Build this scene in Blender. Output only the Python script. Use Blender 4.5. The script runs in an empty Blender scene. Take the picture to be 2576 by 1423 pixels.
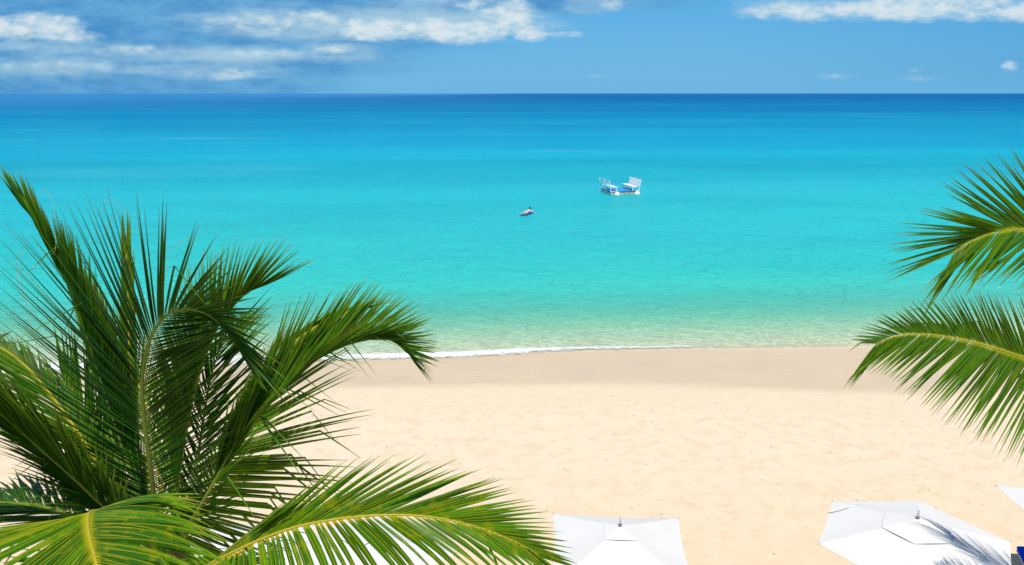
import bpy, bmesh, math, random
from mathutils import Vector, Matrix, noise
R = math.radians
scene = bpy.context.scene
C = scene.collection

# ------------------------------------------------------------------ camera
PITCH = R(13.36); FPX = 2004.0
cam_d = bpy.data.cameras.new('camera'); cam = bpy.data.objects.new('camera', cam_d)
C.objects.link(cam); scene.camera = cam
cam.location = (0, 0, 10); cam.rotation_euler = (R(90) - PITCH, 0, 0)
cam_d.lens = 28.0; cam_d.sensor_width = 36; cam_d.clip_start = 0.1; cam_d.clip_end = 120000
CR = Vector((1, 0, 0)); CU = Vector((0, math.sin(PITCH), math.cos(PITCH))); CB = Vector((0, -math.cos(PITCH), math.sin(PITCH)))
def P(px, py, d):
    return Vector((0, 0, 10)) + (CR * ((px - 1288) / FPX) + CU * ((711 - py) / FPX) - CB) * d
def V3(r, u, b):
    return (CR * r + CU * u + CB * b).normalized()

# ------------------------------------------------------------------ light
SUN_EL, SUN_AZ = R(71), R(178)          # azimuth clockwise from +Y, of the sun itself
scene.view_settings.view_transform = 'Standard'; scene.view_settings.look = 'None'
scene.view_settings.exposure = 0.0; scene.view_settings.gamma = 1.0
sd = Vector((math.cos(SUN_EL) * math.sin(SUN_AZ), math.cos(SUN_EL) * math.cos(SUN_AZ), math.sin(SUN_EL)))
sl = bpy.data.lights.new('sun', 'SUN'); so = bpy.data.objects.new('sun', sl); C.objects.link(so)
sl.energy = 4.4; sl.angle = R(0.53); sl.color = (1, 0.965, 0.91)
so.rotation_euler = sd.to_track_quat('Z', 'Y').to_euler(); so.location = (0, -20, 60)

# ------------------------------------------------------------------ node expression helper
class N:
    def __init__(s, tree): s.t = tree
    def node(s, kind, **kw):
        n = s.t.nodes.new(kind)
        for k, v in kw.items(): setattr(n, k, v)
        return n
    def put(s, sock, v):
        if isinstance(v, (int, float)): sock.default_value = v
        elif isinstance(v, (tuple, list)):
            try: sock.default_value = tuple(v) + ((1,) if len(v) == 3 and len(sock.default_value) == 4 else ())
            except Exception: sock.default_value = tuple(v)
        else: s.t.links.new(v, sock)
    def m(s, op, a, b=0.0, c=0.0, clamp=False):
        n = s.node('ShaderNodeMath', operation=op); n.use_clamp = clamp
        s.put(n.inputs[0], a); s.put(n.inputs[1], b)
        if op in ('MULTIPLY_ADD', 'SMOOTH_MAX', 'SMOOTH_MIN', 'COMPARE', 'WRAP'): s.put(n.inputs[2], c)
        return n.outputs[0]
    def smooth(s, x, a, b, lo=0.0, hi=1.0):
        n = s.node('ShaderNodeMapRange', interpolation_type='SMOOTHSTEP')
        for i, v in enumerate((x, a, b, lo, hi)): s.put(n.inputs[i], v)
        return n.outputs[0]
    def mix(s, f, a, b, mode='MIX'):
        n = s.node('ShaderNodeMix', data_type='RGBA', blend_type=mode)
        s.put(n.inputs[0], f); s.put(n.inputs[6], a); s.put(n.inputs[7], b)
        return n.outputs[2]
    def vec(s, x, y, z):
        n = s.node('ShaderNodeCombineXYZ')
        for i, v in enumerate((x, y, z)): s.put(n.inputs[i], v)
        return n.outputs[0]
    def sep(s, v):
        n = s.node('ShaderNodeSeparateXYZ'); s.put(n.inputs[0], v); return n.outputs
    def noise(s, v, scale=1.0, detail=4.0, rough=0.55, dist=0.0):
        n = s.node('ShaderNodeTexNoise'); s.put(n.inputs['Vector'], v)
        n.inputs['Scale'].default_value = scale; n.inputs['Detail'].default_value = detail
        n.inputs['Roughness'].default_value = rough; n.inputs['Distortion'].default_value = dist
        return n.outputs[0]
    def ramp(s, f, stops, interp='LINEAR'):
        n = s.node('ShaderNodeValToRGB'); n.color_ramp.interpolation = interp
        e = n.color_ramp.elements
        while len(e) < len(stops): e.new(0.5)
        for i, (p, c) in enumerate(stops): e[i].position = p; e[i].color = tuple(c) + (1,)
        s.put(n.inputs[0], f); return n.outputs[0]
    def bump(s, h, strength, dist=1.0, normal=None):
        n = s.node('ShaderNodeBump'); n.inputs['Strength'].default_value = strength
        n.inputs['Distance'].default_value = dist; s.put(n.inputs['Height'], h)
        if normal is not None: s.put(n.inputs['Normal'], normal)
        return n.outputs[0]
def lin(r, g, b):
    f = lambda c: (c / 255 / 12.92) if c / 255 <= 0.04045 else ((c / 255 + 0.055) / 1.055) ** 2.4
    return (f(r), f(g), f(b))

# ------------------------------------------------------------------ world: physical sky with clouds by direction
world = bpy.data.worlds.new('World'); scene.world = world; world.use_nodes = True
wt = world.node_tree; wt.nodes.clear(); w = N(wt)
STR = 0.1
sky = w.node('ShaderNodeTexSky', sky_type='NISHITA'); sky.sun_disc = False
sky.sun_elevation = SUN_EL; sky.sun_rotation = SUN_AZ; sky.altitude = 0; sky.air_density = 1.0; sky.dust_density = 0.3; sky.ozone_density = 3.0
tc = w.node('ShaderNodeTexCoord')
dx, dy, dz = w.sep(tc.outputs['Generated'])
yy = w.m('MAXIMUM', dy, 0.08)
U = w.m('DIVIDE', dx, yy); Vv = w.m('DIVIDE', dz, yy)
U = w.m('MULTIPLY_ADD', U, 20.76, 12.88)         # hundreds of units across the seaward sky
Vv = w.m('MULTIPLY_ADD', Vv, 21.64, 0.0)         # height above the horizon, same unit
warp1 = w.noise(w.vec(w.m('MULTIPLY', U, 0.9), w.m('MULTIPLY', Vv, 2.2), 0.0), 1.0, 7, 0.62)
warp2 = w.noise(w.vec(w.m('MULTIPLY', U, 0.35), w.m('MULTIPLY', Vv, 2.6), 3.7), 1.0, 5, 0.55)
puff = w.noise(w.vec(w.m('MULTIPLY', U, 2.4), w.m('MULTIPLY', Vv, 4.5), 9.1), 1.0, 6, 0.6, 0.3)
def field(blobs):
    out = None
    for (cx, cy, a, b, s) in blobs:
        ex = w.m('DIVIDE', w.m('SUBTRACT', U, cx), a); ey = w.m('DIVIDE', w.m('SUBTRACT', Vv, cy), b)
        r2 = w.m('ADD', w.m('MULTIPLY', ex, ex), w.m('MULTIPLY', ey, ey))
        f = w.m('MULTIPLY', w.m('SUBTRACT', 1.0, r2), s)
        f = w.m('MAXIMUM', f, -1.0)
        out = f if out is None else w.m('SMOOTH_MAX', out, f, 0.25)
    return out
skycol = w.mix(1.0, sky.outputs[0], (0.50, 0.78, 0.98), 'MULTIPLY')
k = 1 / STR
def K(r, g, b): return tuple(x * k for x in lin(r, g, b))
hz = w.smooth(Vv, 0.0, 3.6)
base = w.mix(hz, K(104, 182, 230), K(84, 174, 234))
dark_r = w.smooth(U, 17.0, 28.0); base = w.mix(w.m('MULTIPLY', dark_r, 0.6), base, K(70, 160, 220))
front = w.smooth(dy, 0.0, 0.35)
elev = w.smooth(dz, 0.10, 0.45)
basev = w.mix(w.m('MULTIPLY', w.m('SUBTRACT', 1.0, elev), 0.85), skycol, base)
# grey-blue rain bank on the left
bank = field([(2.0, 1.9, 10.5, 1.5, 1.1), (4.5, 1.0, 5.5, 0.8, 1.0), (9.0, 2.4, 8.0, 0.5, 1.0), (3.4, 0.25, 5.0, 0.9, 1.1)])
bank = w.m('ADD', bank, w.m('MULTIPLY', w.m('SUBTRACT', warp2, 0.5), 1.2))
bankm = w.smooth(bank, -0.5, 0.6)
bcol = w.mix(w.smooth(warp1, 0.30, 0.68), K(72, 142, 200), K(104, 170, 216))
c1 = w.mix(w.m('MULTIPLY', bankm, 0.95), basev, bcol)
# pale streaky veils
veil = field([(2.0, 1.15, 3.2, 0.22, 1.0), (5.8, 0.98, 4.2, 0.3, 1.1), (5.2, 0.6, 2.6, 0.26, 1.1), (1.0, 0.72, 2.6, 0.4, 1.0), (8.4, 1.12, 1.3, 0.2, 1.2), (7.6, 1.8, 3.6, 0.5, 1.5), (10.8, 1.8, 3.6, 0.5, 1.6), (19.6, 2.2, 1.4, 0.25, 1.0), (15.0, 2.25, 0.9, 0.3, 0.8), (11.0, 2.2, 2.2, 0.3, 0.7)])
veil = w.m('ADD', veil, w.m('MULTIPLY', w.m('SUBTRACT', warp2, 0.5), 3.0))
veil = w.m('ADD', veil, w.m('MULTIPLY', w.m('SUBTRACT', puff, 0.5), 1.2))
veilm = w.smooth(veil, -0.2, 1.7)
c2 = w.mix(w.m('MULTIPLY', veilm, 0.8), c1, K(172, 208, 226))
# white cumulus, flat below, ragged above
cum = field([(1.0, 1.68, 1.4, 0.42, 1.6), (2.0, 1.46, 0.9, 0.2, 1.2), (0.1, 1.68, 1.1, 0.36, 1.6), (9.4, 1.62, 1.8, 0.34, 1.5), (11.4, 1.6, 1.9, 0.42, 1.6), (12.8, 1.95, 1.0, 0.5, 1.2), (13.3, 1.52, 0.6, 0.26, 1.3), (14.1, 1.5, 0.6, 0.12, 0.9), (6.6, 1.75, 1.6, 0.3, 1.0), (8.0, 1.9, 1.4, 0.25, 1.0), (3.2, 1.12, 1.6, 0.13, 0.7), (6.4, 1.0, 1.6, 0.12, 0.7), (1.6, 0.75, 1.6, 0.16, 0.5), (12.0, 2.3, 1.0, 0.25, 0.9),
    (8.5, 1.12, 0.6, 0.13, 1.1), (5.6, 0.5, 0.9, 0.15, 0.9), (20.2, 2.06, 1.7, 0.3, 1.3), (23.2, 2.14, 3.4, 0.38, 1.7), (26.0, 2.06, 2.0, 0.32, 1.6), (15.3, 2.25, 0.4, 0.18, 0.9),
    (25.4, 0.68, 0.26, 0.16, 1.0), (23.1, 0.62, 0.24, 0.09, 0.6), (21.2, 0.42, 0.7, 0.1, 0.5), (23.6, 0.4, 0.9, 0.1, 0.3), (14.9, 0.42, 0.3, 0.12, 0.3)])
# flat undersides
floor_ = w.smooth(w.m('ADD', Vv, w.m('MULTIPLY', w.m('SUBTRACT', warp1, 0.5), 0.25)), 1.28, 1.40)
cum = w.m('ADD', cum, w.m('MULTIPLY', w.m('SUBTRACT', warp1, 0.5), 3.2))
cum = w.m('ADD', cum, w.m('MULTIPLY', w.m('SUBTRACT', puff, 0.5), 1.0))
cumm = w.smooth(cum, -0.15, 1.5)
shade = w.smooth(w.m('ADD', w.m('MULTIPLY', w.m('SUBTRACT', puff, 0.5), 1.9), w.m('MULTIPLY', cum, 0.3)), -0.25, 0.8)
ccol = w.mix(shade, K(160, 202, 224), K(222, 233, 238))
c3 = w.mix(w.m('MULTIPLY', cumm, 0.9), c2, ccol)
# haze band at the horizon, and only the physical sky behind the camera
c4 = w.mix(w.m('MULTIPLY', w.smooth(Vv, 0.75, -0.1), w.smooth(U, 2.0, 13.0, 0.05, 0.6)), c3, K(108, 182, 228))
final = w.mix(front, skycol, c4)
bg = w.node('ShaderNodeBackground'); bg.inputs[1].default_value = STR
wt.links.new(final, bg.inputs[0])
wo = w.node('ShaderNodeOutputWorld'); wt.links.new(bg.outputs[0], wo.inputs[0])

# ------------------------------------------------------------------ object helpers
def tag(o, label=None, cat=None, group=None, kind=None):
    if label: o['label'] = label
    if cat: o['category'] = cat
    if group: o['group'] = group
    if kind: o['kind'] = kind
    return o
def mesh_obj(name, verts, faces, mat, parent=None, smooth=False, attr=None):
    me = bpy.data.meshes.new(name); me.from_pydata([tuple(v) for v in verts], [], faces); me.update()
    if smooth: me.polygons.foreach_set('use_smooth', [True] * len(me.polygons))
    if attr:
        a = me.color_attributes.new('leaf', 'FLOAT_COLOR', 'POINT')
        flat = []
        for c in attr: flat += [c[0], c[1], c[2], 1.0]
        a.data.foreach_set('color', flat)
    o = bpy.data.objects.new(name, me); C.objects.link(o)
    if mat: me.materials.append(mat)
    if parent:
        o.parent = parent
    return o
def empty(name, loc=(0, 0, 0), rz=0.0):
    o = bpy.data.objects.new(name, None); C.objects.link(o); o.location = loc; o.rotation_euler = (0, 0, rz)
    o.empty_display_size = 0.2
    return o
class MB:
    def __init__(s): s.v = []; s.f = []
    def box(s, x0, x1, y0, y1, z0, z1, M=None, bev=0.0):
        i = len(s.v)
        pts = [(x, y, z) for z in (z0, z1) for y in (y0, y1) for x in (x0, x1)]
        s.v += [(M @ Vector(p)) if M else Vector(p) for p in pts]
        s.f += [tuple(i + a for a in q) for q in ((0, 2, 3, 1), (4, 5, 7, 6), (0, 1, 5, 4), (2, 6, 7, 3), (0, 4, 6, 2), (1, 3, 7, 5))]
    def tube(s, pts, rad, n=8, cap=True):
        i0 = len(s.v); prev = None
        rads = rad if isinstance(rad, (list, tuple)) else [rad] * len(pts)
        ref = Vector((0.13, 0.2, 1)).normalized()
        for k, p in enumerate(pts):
            a = Vector(pts[max(0, k - 1)]); b = Vector(pts[min(len(pts) - 1, k + 1)])
            T = (b - a).normalized()
            if prev is None: X = T.cross(ref if abs(T.dot(ref)) < 0.9 else Vector((1, 0, 0))).normalized()
            else: X = (prev - T * prev.dot(T)).normalized()
            prev = X; Y = T.cross(X)
            for j in range(n):
                an = 2 * math.pi * j / n
                s.v.append(Vector(p) + (X * math.cos(an) + Y * math.sin(an)) * rads[k])
        for k in range(len(pts) - 1):
            for j in range(n):
                a = i0 + k * n + j; b = i0 + k * n + (j + 1) % n
                s.f.append((a, b, b + n, a + n))
        if cap:
            s.f.append(tuple(i0 + j for j in range(n))[::-1]); s.f.append(tuple(i0 + (len(pts) - 1) * n + j for j in range(n)))
    def lathe(s, prof, n=20, c=(0, 0, 0)):
        i0 = len(s.v)
        for r, z in prof:
            for j in range(n):
                an = 2 * math.pi * j / n
                s.v.append(Vector((c[0] + r * math.cos(an), c[1] + r * math.sin(an), c[2] + z)))
        for k in range(len(prof) - 1):
            for j in range(n):
                a = i0 + k * n + j; b = i0 + k * n + (j + 1) % n
                s.f.append((a, b, b + n, a + n))
        s.f.append(tuple(i0 + j for j in range(n))[::-1]); s.f.append(tuple(i0 + (len(prof) - 1) * n + j for j in range(n)))
    def build(s, name, mat, parent=None, smooth=False, bevel=0.0):
        o = mesh_obj(name, s.v, s.f, mat, parent, smooth)
        if bevel:
            b = o.modifiers.new('bevel', 'BEVEL'); b.width = bevel; b.segments = 2; b.limit_method = 'ANGLE'
        return o
def material(name):
    m = bpy.data.materials.new(name); m.use_nodes = True; m.node_tree.nodes.clear()
    n = N(m.node_tree); out = n.node('ShaderNodeOutputMaterial')
    return m, n, out
def principled(name, col, rough=0.6, spec=0.4, metal=0.0, noise_amt=0.12, nscale=6.0, bump=0.0, trans=0.0):
    m, n, out = material(name)
    t = n.node('ShaderNodeTexCoord').outputs['Object']
    f = n.noise(t, nscale, 5, 0.6)
    c = n.mix(n.m('MULTIPLY', n.m('SUBTRACT', f, 0.35, clamp=True), noise_amt * 4, clamp=True), col, tuple(x * 0.72 for x in col))
    b = n.node('ShaderNodeBsdfPrincipled'); n.put(b.inputs['Base Color'], c)
    b.inputs['Roughness'].default_value = rough; b.inputs['Specular IOR Level'].default_value = spec; b.inputs['Metallic'].default_value = metal
    if bump: n.put(b.inputs['Normal'], n.bump(n.noise(t, nscale * 5, 4), bump, 0.01))
    sh = b.outputs[0]
    if trans:
        tr = n.node('ShaderNodeBsdfTranslucent'); n.put(tr.inputs[0], c)
        mx = n.node('ShaderNodeMixShader'); mx.inputs[0].default_value = trans
        n.put(mx.inputs[1], sh); n.put(mx.inputs[2], tr.outputs[0]); sh = mx.outputs[0]
    n.put(out.inputs[0], sh)
    return m

# ------------------------------------------------------------------ materials of the setting
def shore(x):                 # distance of the waterline from the viewer's wall
    return 29.3 + 0.075 * (x + 6) + 0.35 * math.sin(x * 0.11 + 1.0) + 0.12 * math.sin(x * 0.43)
def berm(x):
    return 25.0 + 0.45 * math.sin(x * 0.16 + 2.2) + 0.02 * x + 0.2 * math.sin(x * 0.37)
def ground_z(x, y):
    ys = shore(x); yb = berm(x)
    if y < yb: z = 0.34 + 0.03 * math.sin(y * 0.35 + x * 0.1)
    elif y < ys: t = (y - yb) / (ys - yb); z = 0.34 * (1 - t) ** 1.15 + 0.03 * math.sin(yb * 0.35 + x * 0.1) * (1 - t)
    else:
        d = y - ys; z = -0.055 * d if d < 60 else -3.3 - (d - 60) * 0.03
        z = max(z, -14)
    if y > ys - 1: pass
    elif y < yb + 0.3:
        z += 0.035 * noise.noise(Vector((x * 0.5, y * 0.5, 0))) + 0.02 * noise.noise(Vector((x * 2.0, y * 2.0, 5)))
    return z

# sand
sand, n, out = material('sand')
geo = n.node('ShaderNodeNewGeometry'); pos = geo.outputs['Position']
X, Y, Z = n.sep(pos)
ysn = n.m('ADD', n.m('MULTIPLY_ADD', X, 0.075, 29.75), n.m('ADD', n.m('MULTIPLY', n.m('SINE', n.m('MULTIPLY_ADD', X, 0.11, 1.0)), 0.35), n.m('MULTIPLY', n.m('SINE', n.m('MULTIPLY', X, 0.43)), 0.12)))
ybn = n.m('ADD', n.m('MULTIPLY_ADD', X, 0.02, 25.0), n.m('ADD', n.m('MULTIPLY', n.m('SINE', n.m('MULTIPLY_ADD', X, 0.16, 2.2)), 0.45), n.m('MULTIPLY', n.m('SINE', n.m('MULTIPLY', X, 0.37)), 0.2)))
nb = n.noise(pos, 0.35, 4, 0.5); nm = n.noise(pos, 2.2, 5, 0.6); nf = n.noise(pos, 14.0, 4, 0.65); grain = n.noise(pos, 90.0, 2, 0.7)
wetedge = n.m('ADD', n.m('SUBTRACT', Y, ybn), n.m('MULTIPLY', n.m('SUBTRACT', nb, 0.5), 0.9))
wet = n.smooth(wetedge, -0.3, 0.9)
damp = n.smooth(n.m('ADD', wetedge, n.m('MULTIPLY', n.m('SUBTRACT', nm, 0.5), 0.7)), -3.0, -1.2)
dry = n.mix(n.smooth(nm, 0.42, 0.7), (0.735, 0.605, 0.43), (0.695, 0.54, 0.355))
dry = n.mix(n.m('MULTIPLY', n.smooth(Y, 21.0, 14.0), 0.55), dry, (0.70, 0.535, 0.34))
dry = n.mix(n.m('MULTIPLY', n.smooth(nf, 0.58, 0.75), 0.3), dry, (0.58, 0.41, 0.25))
dampc = n.mix(0.0, (0.71, 0.57, 0.40), (0.71, 0.57, 0.40))
c = n.mix(n.m('MULTIPLY', damp, 0.6), dry, dampc)
wetc = n.mix(n.smooth(nb, 0.35, 0.65), (0.635, 0.485, 0.315), (0.68, 0.51, 0.32))
c = n.mix(wet, c, wetc)
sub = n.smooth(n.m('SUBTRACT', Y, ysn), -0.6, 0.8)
caustic = n.node('ShaderNodeTexVoronoi'); caustic.feature = 'DISTANCE_TO_EDGE'; n.put(caustic.inputs['Vector'], n.vec(n.m('ADD', n.m('MULTIPLY', X, 1.0), nm), n.m('MULTIPLY', Y, 1.5), 0.0)); caustic.inputs['Scale'].default_value = 2.3
c = n.mix(sub, c, n.mix(n.smooth(caustic.outputs[0], 0.0, 0.22), (0.86, 0.78, 0.52), (0.60, 0.54, 0.36)))  # bright caustic net of the shallows, painted into the seabed sand colour
# hollow footprints and wind dimples (relief only)
vor = n.node('ShaderNodeTexVoronoi'); vor.feature = 'SMOOTH_F1'; n.put(vor.inputs['Vector'], n.vec(n.m('MULTIPLY', X, 1.0), n.m('MULTIPLY', Y, 1.0), 0.0)); vor.inputs['Scale'].default_value = 2.6; vor.inputs['Smoothness'].default_value = 0.6
foot = n.smooth(vor.outputs[0], 0.12, 0.42)
hgt = n.m('ADD', n.m('MULTIPLY', nm, 1.0), n.m('ADD', n.m('MULTIPLY', foot, 0.55), n.m('MULTIPLY', nf, 0.4)))
hgt = n.m('MULTIPLY', hgt, n.m('SUBTRACT', 1.0, n.m('MULTIPLY', wet, 0.82)))
wrip = n.noise(n.vec(n.m('MULTIPLY', X, 1.2), n.m('MULTIPLY', Y, 5.0), 2.0), 1.0, 5, 0.65, 0.5)
c = n.mix(n.m('MULTIPLY', n.m('MULTIPLY', n.smooth(wrip, 0.5, 0.72), wet), n.m('SUBTRACT', 0.4, n.m('MULTIPLY', sub, 0.4))), c, (0.74, 0.61, 0.47))
bm1 = n.bump(n.m('ADD', hgt, n.m('MULTIPLY', grain, 0.06)), 0.5, 0.04)
b = n.node('ShaderNodeBsdfPrincipled'); n.put(b.inputs['Base Color'], c); n.put(b.inputs['Normal'], bm1)
n.put(b.inputs['Roughness'], n.m('MULTIPLY_ADD', wet, -0.55, 0.95)); n.put(b.inputs['Specular IOR Level'], n.m('MULTIPLY_ADD', wet, 0.12, 0.1))
n.put(out.inputs[0], b.outputs[0])

def grid(xs, ys, fz):
    v = [Vector((x, y, fz(x, y))) for y in ys for x in xs]; nx = len(xs)
    f = [(j * nx + i, j * nx + i + 1, (j + 1) * nx + i + 1, (j + 1) * nx + i) for j in range(len(ys) - 1) for i in range(nx - 1)]
    return v, f
xs = [-60000, -8000, -1500, -400, -150, -80] + [-50 + i * 0.4 for i in range(251)] + [80, 150, 400, 1500, 8000, 60000]
ys = [-300, -60, -20, 0, 8] + [10 + i * 0.25 for i in range(100)] + [36, 38, 41, 45, 50, 60, 75, 90, 120, 200, 500, 2000, 10000, 60000]
v, f = grid(xs, ys, ground_z)
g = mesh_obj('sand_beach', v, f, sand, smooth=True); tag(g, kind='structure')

# sea
water, n, out = material('sea_water')
geo = n.node('ShaderNodeNewGeometry'); pos = geo.outputs['Position']; X, Y, Z = n.sep(pos)
ysn = n.m('MULTIPLY_ADD', X, 0.075, 29.6)
off = n.m('SUBTRACT', Y, ysn)                                     # metres out from the shore
patch = n.noise(n.vec(n.m('MULTIPLY', X, 0.012), n.m('MULTIPLY', Y, 0.02), 0.0), 1.0, 4, 0.6)
patch2 = n.noise(n.vec(n.m('MULTIPLY', X, 0.0016), n.m('MULTIPLY', Y, 0.009), 2.0), 1.0, 5, 0.6)
lg = n.m('LOGARITHM', n.m('MAXIMUM', off, 1.0), 10.0)
lg = n.m('ADD', lg, n.m('MULTIPLY', n.m('SUBTRACT', patch, 0.5), 0.28))
lg = n.m('ADD', lg, n.m('MULTIPLY', n.m('SUBTRACT', patch2, 0.5), 0.75))
f = n.m('DIVIDE', lg, 4.0)
A = 1.0
def wa(r, g, b): return tuple(x / A for x in lin(r, g, b))
col = n.ramp(f, [(0.0, wa(188, 226, 190)), (0.08, wa(160, 228, 194)), (0.17, wa(105, 222, 194)), (0.27, wa(54, 208, 194)), (0.35, wa(48, 202, 202)), (0.42, wa(38, 194, 206)), (0.485, wa(8, 174, 196)), (0.54, wa(0, 152, 184)), (0.61, wa(0, 134, 174)), (0.71, wa(0, 110, 158)), (0.80, wa(0, 92, 148)), (1.0, wa(0, 90, 148))])
col = n.mix(n.m('MULTIPLY', n.m('MULTIPLY', n.smooth(X, 150.0, -900.0), n.smooth(off, 250.0, 700.0)), 0.7), col, wa(58, 132, 182))  # cloud shadow and current, painted as a grey tint in the far left water
darkp = n.noise(n.vec(n.m('MULTIPLY', X, 0.022), n.m('MULTIPLY', Y, 0.05), 11.0), 1.0, 6, 0.65)
col = n.mix(n.m('MULTIPLY', n.smooth(darkp, 0.48, 0.68), 0.32), col, n.mix(1.0, col, (0.35, 0.72, 0.80), 'MULTIPLY'))
streak = n.noise(n.vec(n.m('MULTIPLY', X, 0.010), n.m('MULTIPLY', Y, 0.026), 5.0), 1.0, 5, 0.65)
col = n.mix(n.m('MULTIPLY', n.smooth(streak, 0.5, 0.72), 0.35), col, n.mix(0.5, col, wa(0, 120, 185)))
col = n.mix(n.m('MULTIPLY', n.smooth(streak, 0.45, 0.28), 0.2), col, wa(90, 200, 218))
# wavelets of several sizes, each faded out before it is too fine to see
def wave(sx, sy, z, det=3, dist=0.6): return n.noise(n.vec(n.m('MULTIPLY', X, sx), n.m('MULTIPLY', Y, sy), z), 1.0, det, 0.6, dist)
w1 = wave(3.4, 2.8, 1.0, 4); w2 = wave(1.1, 0.8, 4.0, 4); w3 = wave(0.22, 0.18, 8.0, 5)
h = n.m('ADD', n.m('MULTIPLY', w1, 0.16), n.m('ADD', n.m('MULTIPLY', w2, 0.45), n.m('MULTIPLY', w3, 1.0)))
nrm = n.bump(h, 1.0, 0.9)
soft = n.bump(h, 1.0, 2.0)
dif = n.node('ShaderNodeBsdfDiffuse'); n.put(dif.inputs[0], col); n.put(dif.inputs['Normal'], nrm)
tr = n.node('ShaderNodeBsdfTransparent'); n.put(tr.inputs[0], n.ramp(n.m('DIVIDE', off, 30.0), [(0.0, (0.97, 0.99, 0.96)), (0.25, (0.60, 0.97, 0.90)), (1.0, (0.12, 0.75, 0.75))]))
opac = n.smooth(off, -0.6, 13.0, 0.06, 0.84)
opac = n.m('MAXIMUM', opac, n.smooth(off, 40.0, 110.0, 0.0, 1.0))
mx = n.node('ShaderNodeMixShader'); n.put(mx.inputs[0], opac); n.put(mx.inputs[1], tr.outputs[0]); n.put(mx.inputs[2], dif.outputs[0])
gl = n.node('ShaderNodeBsdfGlossy'); gl.inputs['Roughness'].default_value = 0.12; n.put(gl.inputs['Normal'], soft); gl.inputs[0].default_value = (1, 1, 1, 1)
fr = n.node('ShaderNodeFresnel'); fr.inputs[0].default_value = 1.333; n.put(fr.inputs['Normal'], soft)
fa = n.m('MINIMUM', n.m('MULTIPLY', fr.outputs[0], 0.75), n.smooth(off, 20.0, 400.0, 0.30, 0.12))
mx2 = n.node('ShaderNodeMixShader'); n.put(mx2.inputs[0], fa); n.put(mx2.inputs[1], mx.outputs[0]); n.put(mx2.inputs[2], gl.outputs[0])
n.put(out.inputs[0], mx2.outputs[0])
xs = [-70000, -9000, -1500, -300, -80] + [-50 + i * 2 for i in range(51)] + [80, 300, 1500, 9000, 70000]
ys = [26 + i for i in range(12)] + [42, 50, 60, 80, 120, 200, 400, 1000, 4000, 20000, 90000]
v, f = grid(xs, ys, lambda x, y: 0.0)
tag(mesh_obj('sea_water', v, f, water), kind='structure')

# surf line: lumpy ribbon of foam lying on the water's edge
foam, n, out = material('surf_foam')
geo = n.node('ShaderNodeNewGeometry'); pos = geo.outputs['Position']
at = n.node('ShaderNodeAttribute'); at.attribute_name = 'leaf'; s_, t_, q_ = n.sep(at.outputs['Vector'])
fn = n.noise(pos, 3.2, 6, 0.7); fn2 = n.noise(pos, 11.0, 3, 0.6)
cov = n.m('ADD', n.m('MULTIPLY', n.m('SUBTRACT', 1.0, n.m('ABSOLUTE', n.m('MULTIPLY_ADD', t_, 2.0, -1.0))), 1.25), n.m('MULTIPLY', n.m('SUBTRACT', fn, 0.5), 1.6))
cov = n.m('ADD', n.m('SUBTRACT', cov, s_), n.m('MULTIPLY', n.m('SUBTRACT', fn2, 0.5), 1.6))
al = n.smooth(cov, 0.0, 0.95)
b = n.node('ShaderNodeBsdfPrincipled'); b.inputs['Base Color'].default_value = (0.80, 0.81, 0.77, 1); b.inputs['Roughness'].default_value = 0.8
n.put(b.inputs['Normal'], n.bump(fn2, 0.6, 0.05)); n.put(b.inputs['Alpha'], al); n.put(out.inputs[0], b.outputs[0])
def ribbon(name, x0, x1, yfun, wid, zf, fadefun, zoff):
    v = []; f = []; at = []; nx = int((x1 - x0) / 0.12); ny = 7
    for i in range(nx + 1):
        x = x0 + (x1 - x0) * i / nx
        for j in range(ny):
            t = j / (ny - 1); yv = yfun(x) + (t - 0.5) * wid(x)
            bump = (0.05 * math.sin(math.pi * t) + 0.03 * noise.noise(Vector((x * 2.5, t * 3, 0)))) * zf
            v.append(Vector((x, yv, max(ground_z(x, yv), 0.0) + zoff + bump))); at.append((fadefun(x), t, 0))
    for i in range(nx):
        for j in range(ny - 1): a = i * ny + j; f.append((a, a + ny, a + ny + 1, a + 1))
    o = mesh_obj(name, v, f, foam, smooth=True, attr=at); return tag(o, kind='stuff')
ribbon('surf_foam', -42, 7.5, lambda x: shore(x) + 0.05 + 0.04 * math.sin(x * 0.9), lambda x: 1.1 - 0.05 * x + 0.15 * math.sin(x * 0.5), 1.0,
       lambda x: max(0.0, x / 8.0) * 0.9 + 0.1 + 0.15 * math.sin(x * 0.7), 0.02)
ribbon('swash_foam', -14, 5, lambda x: shore(x) - 3.35 + 0.5 * math.sin(x * 0.45 + 1), lambda x: 0.3, 0.2, lambda x: 1.05 + 0.2 * math.sin(x * 0.8), 0.012)

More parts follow.
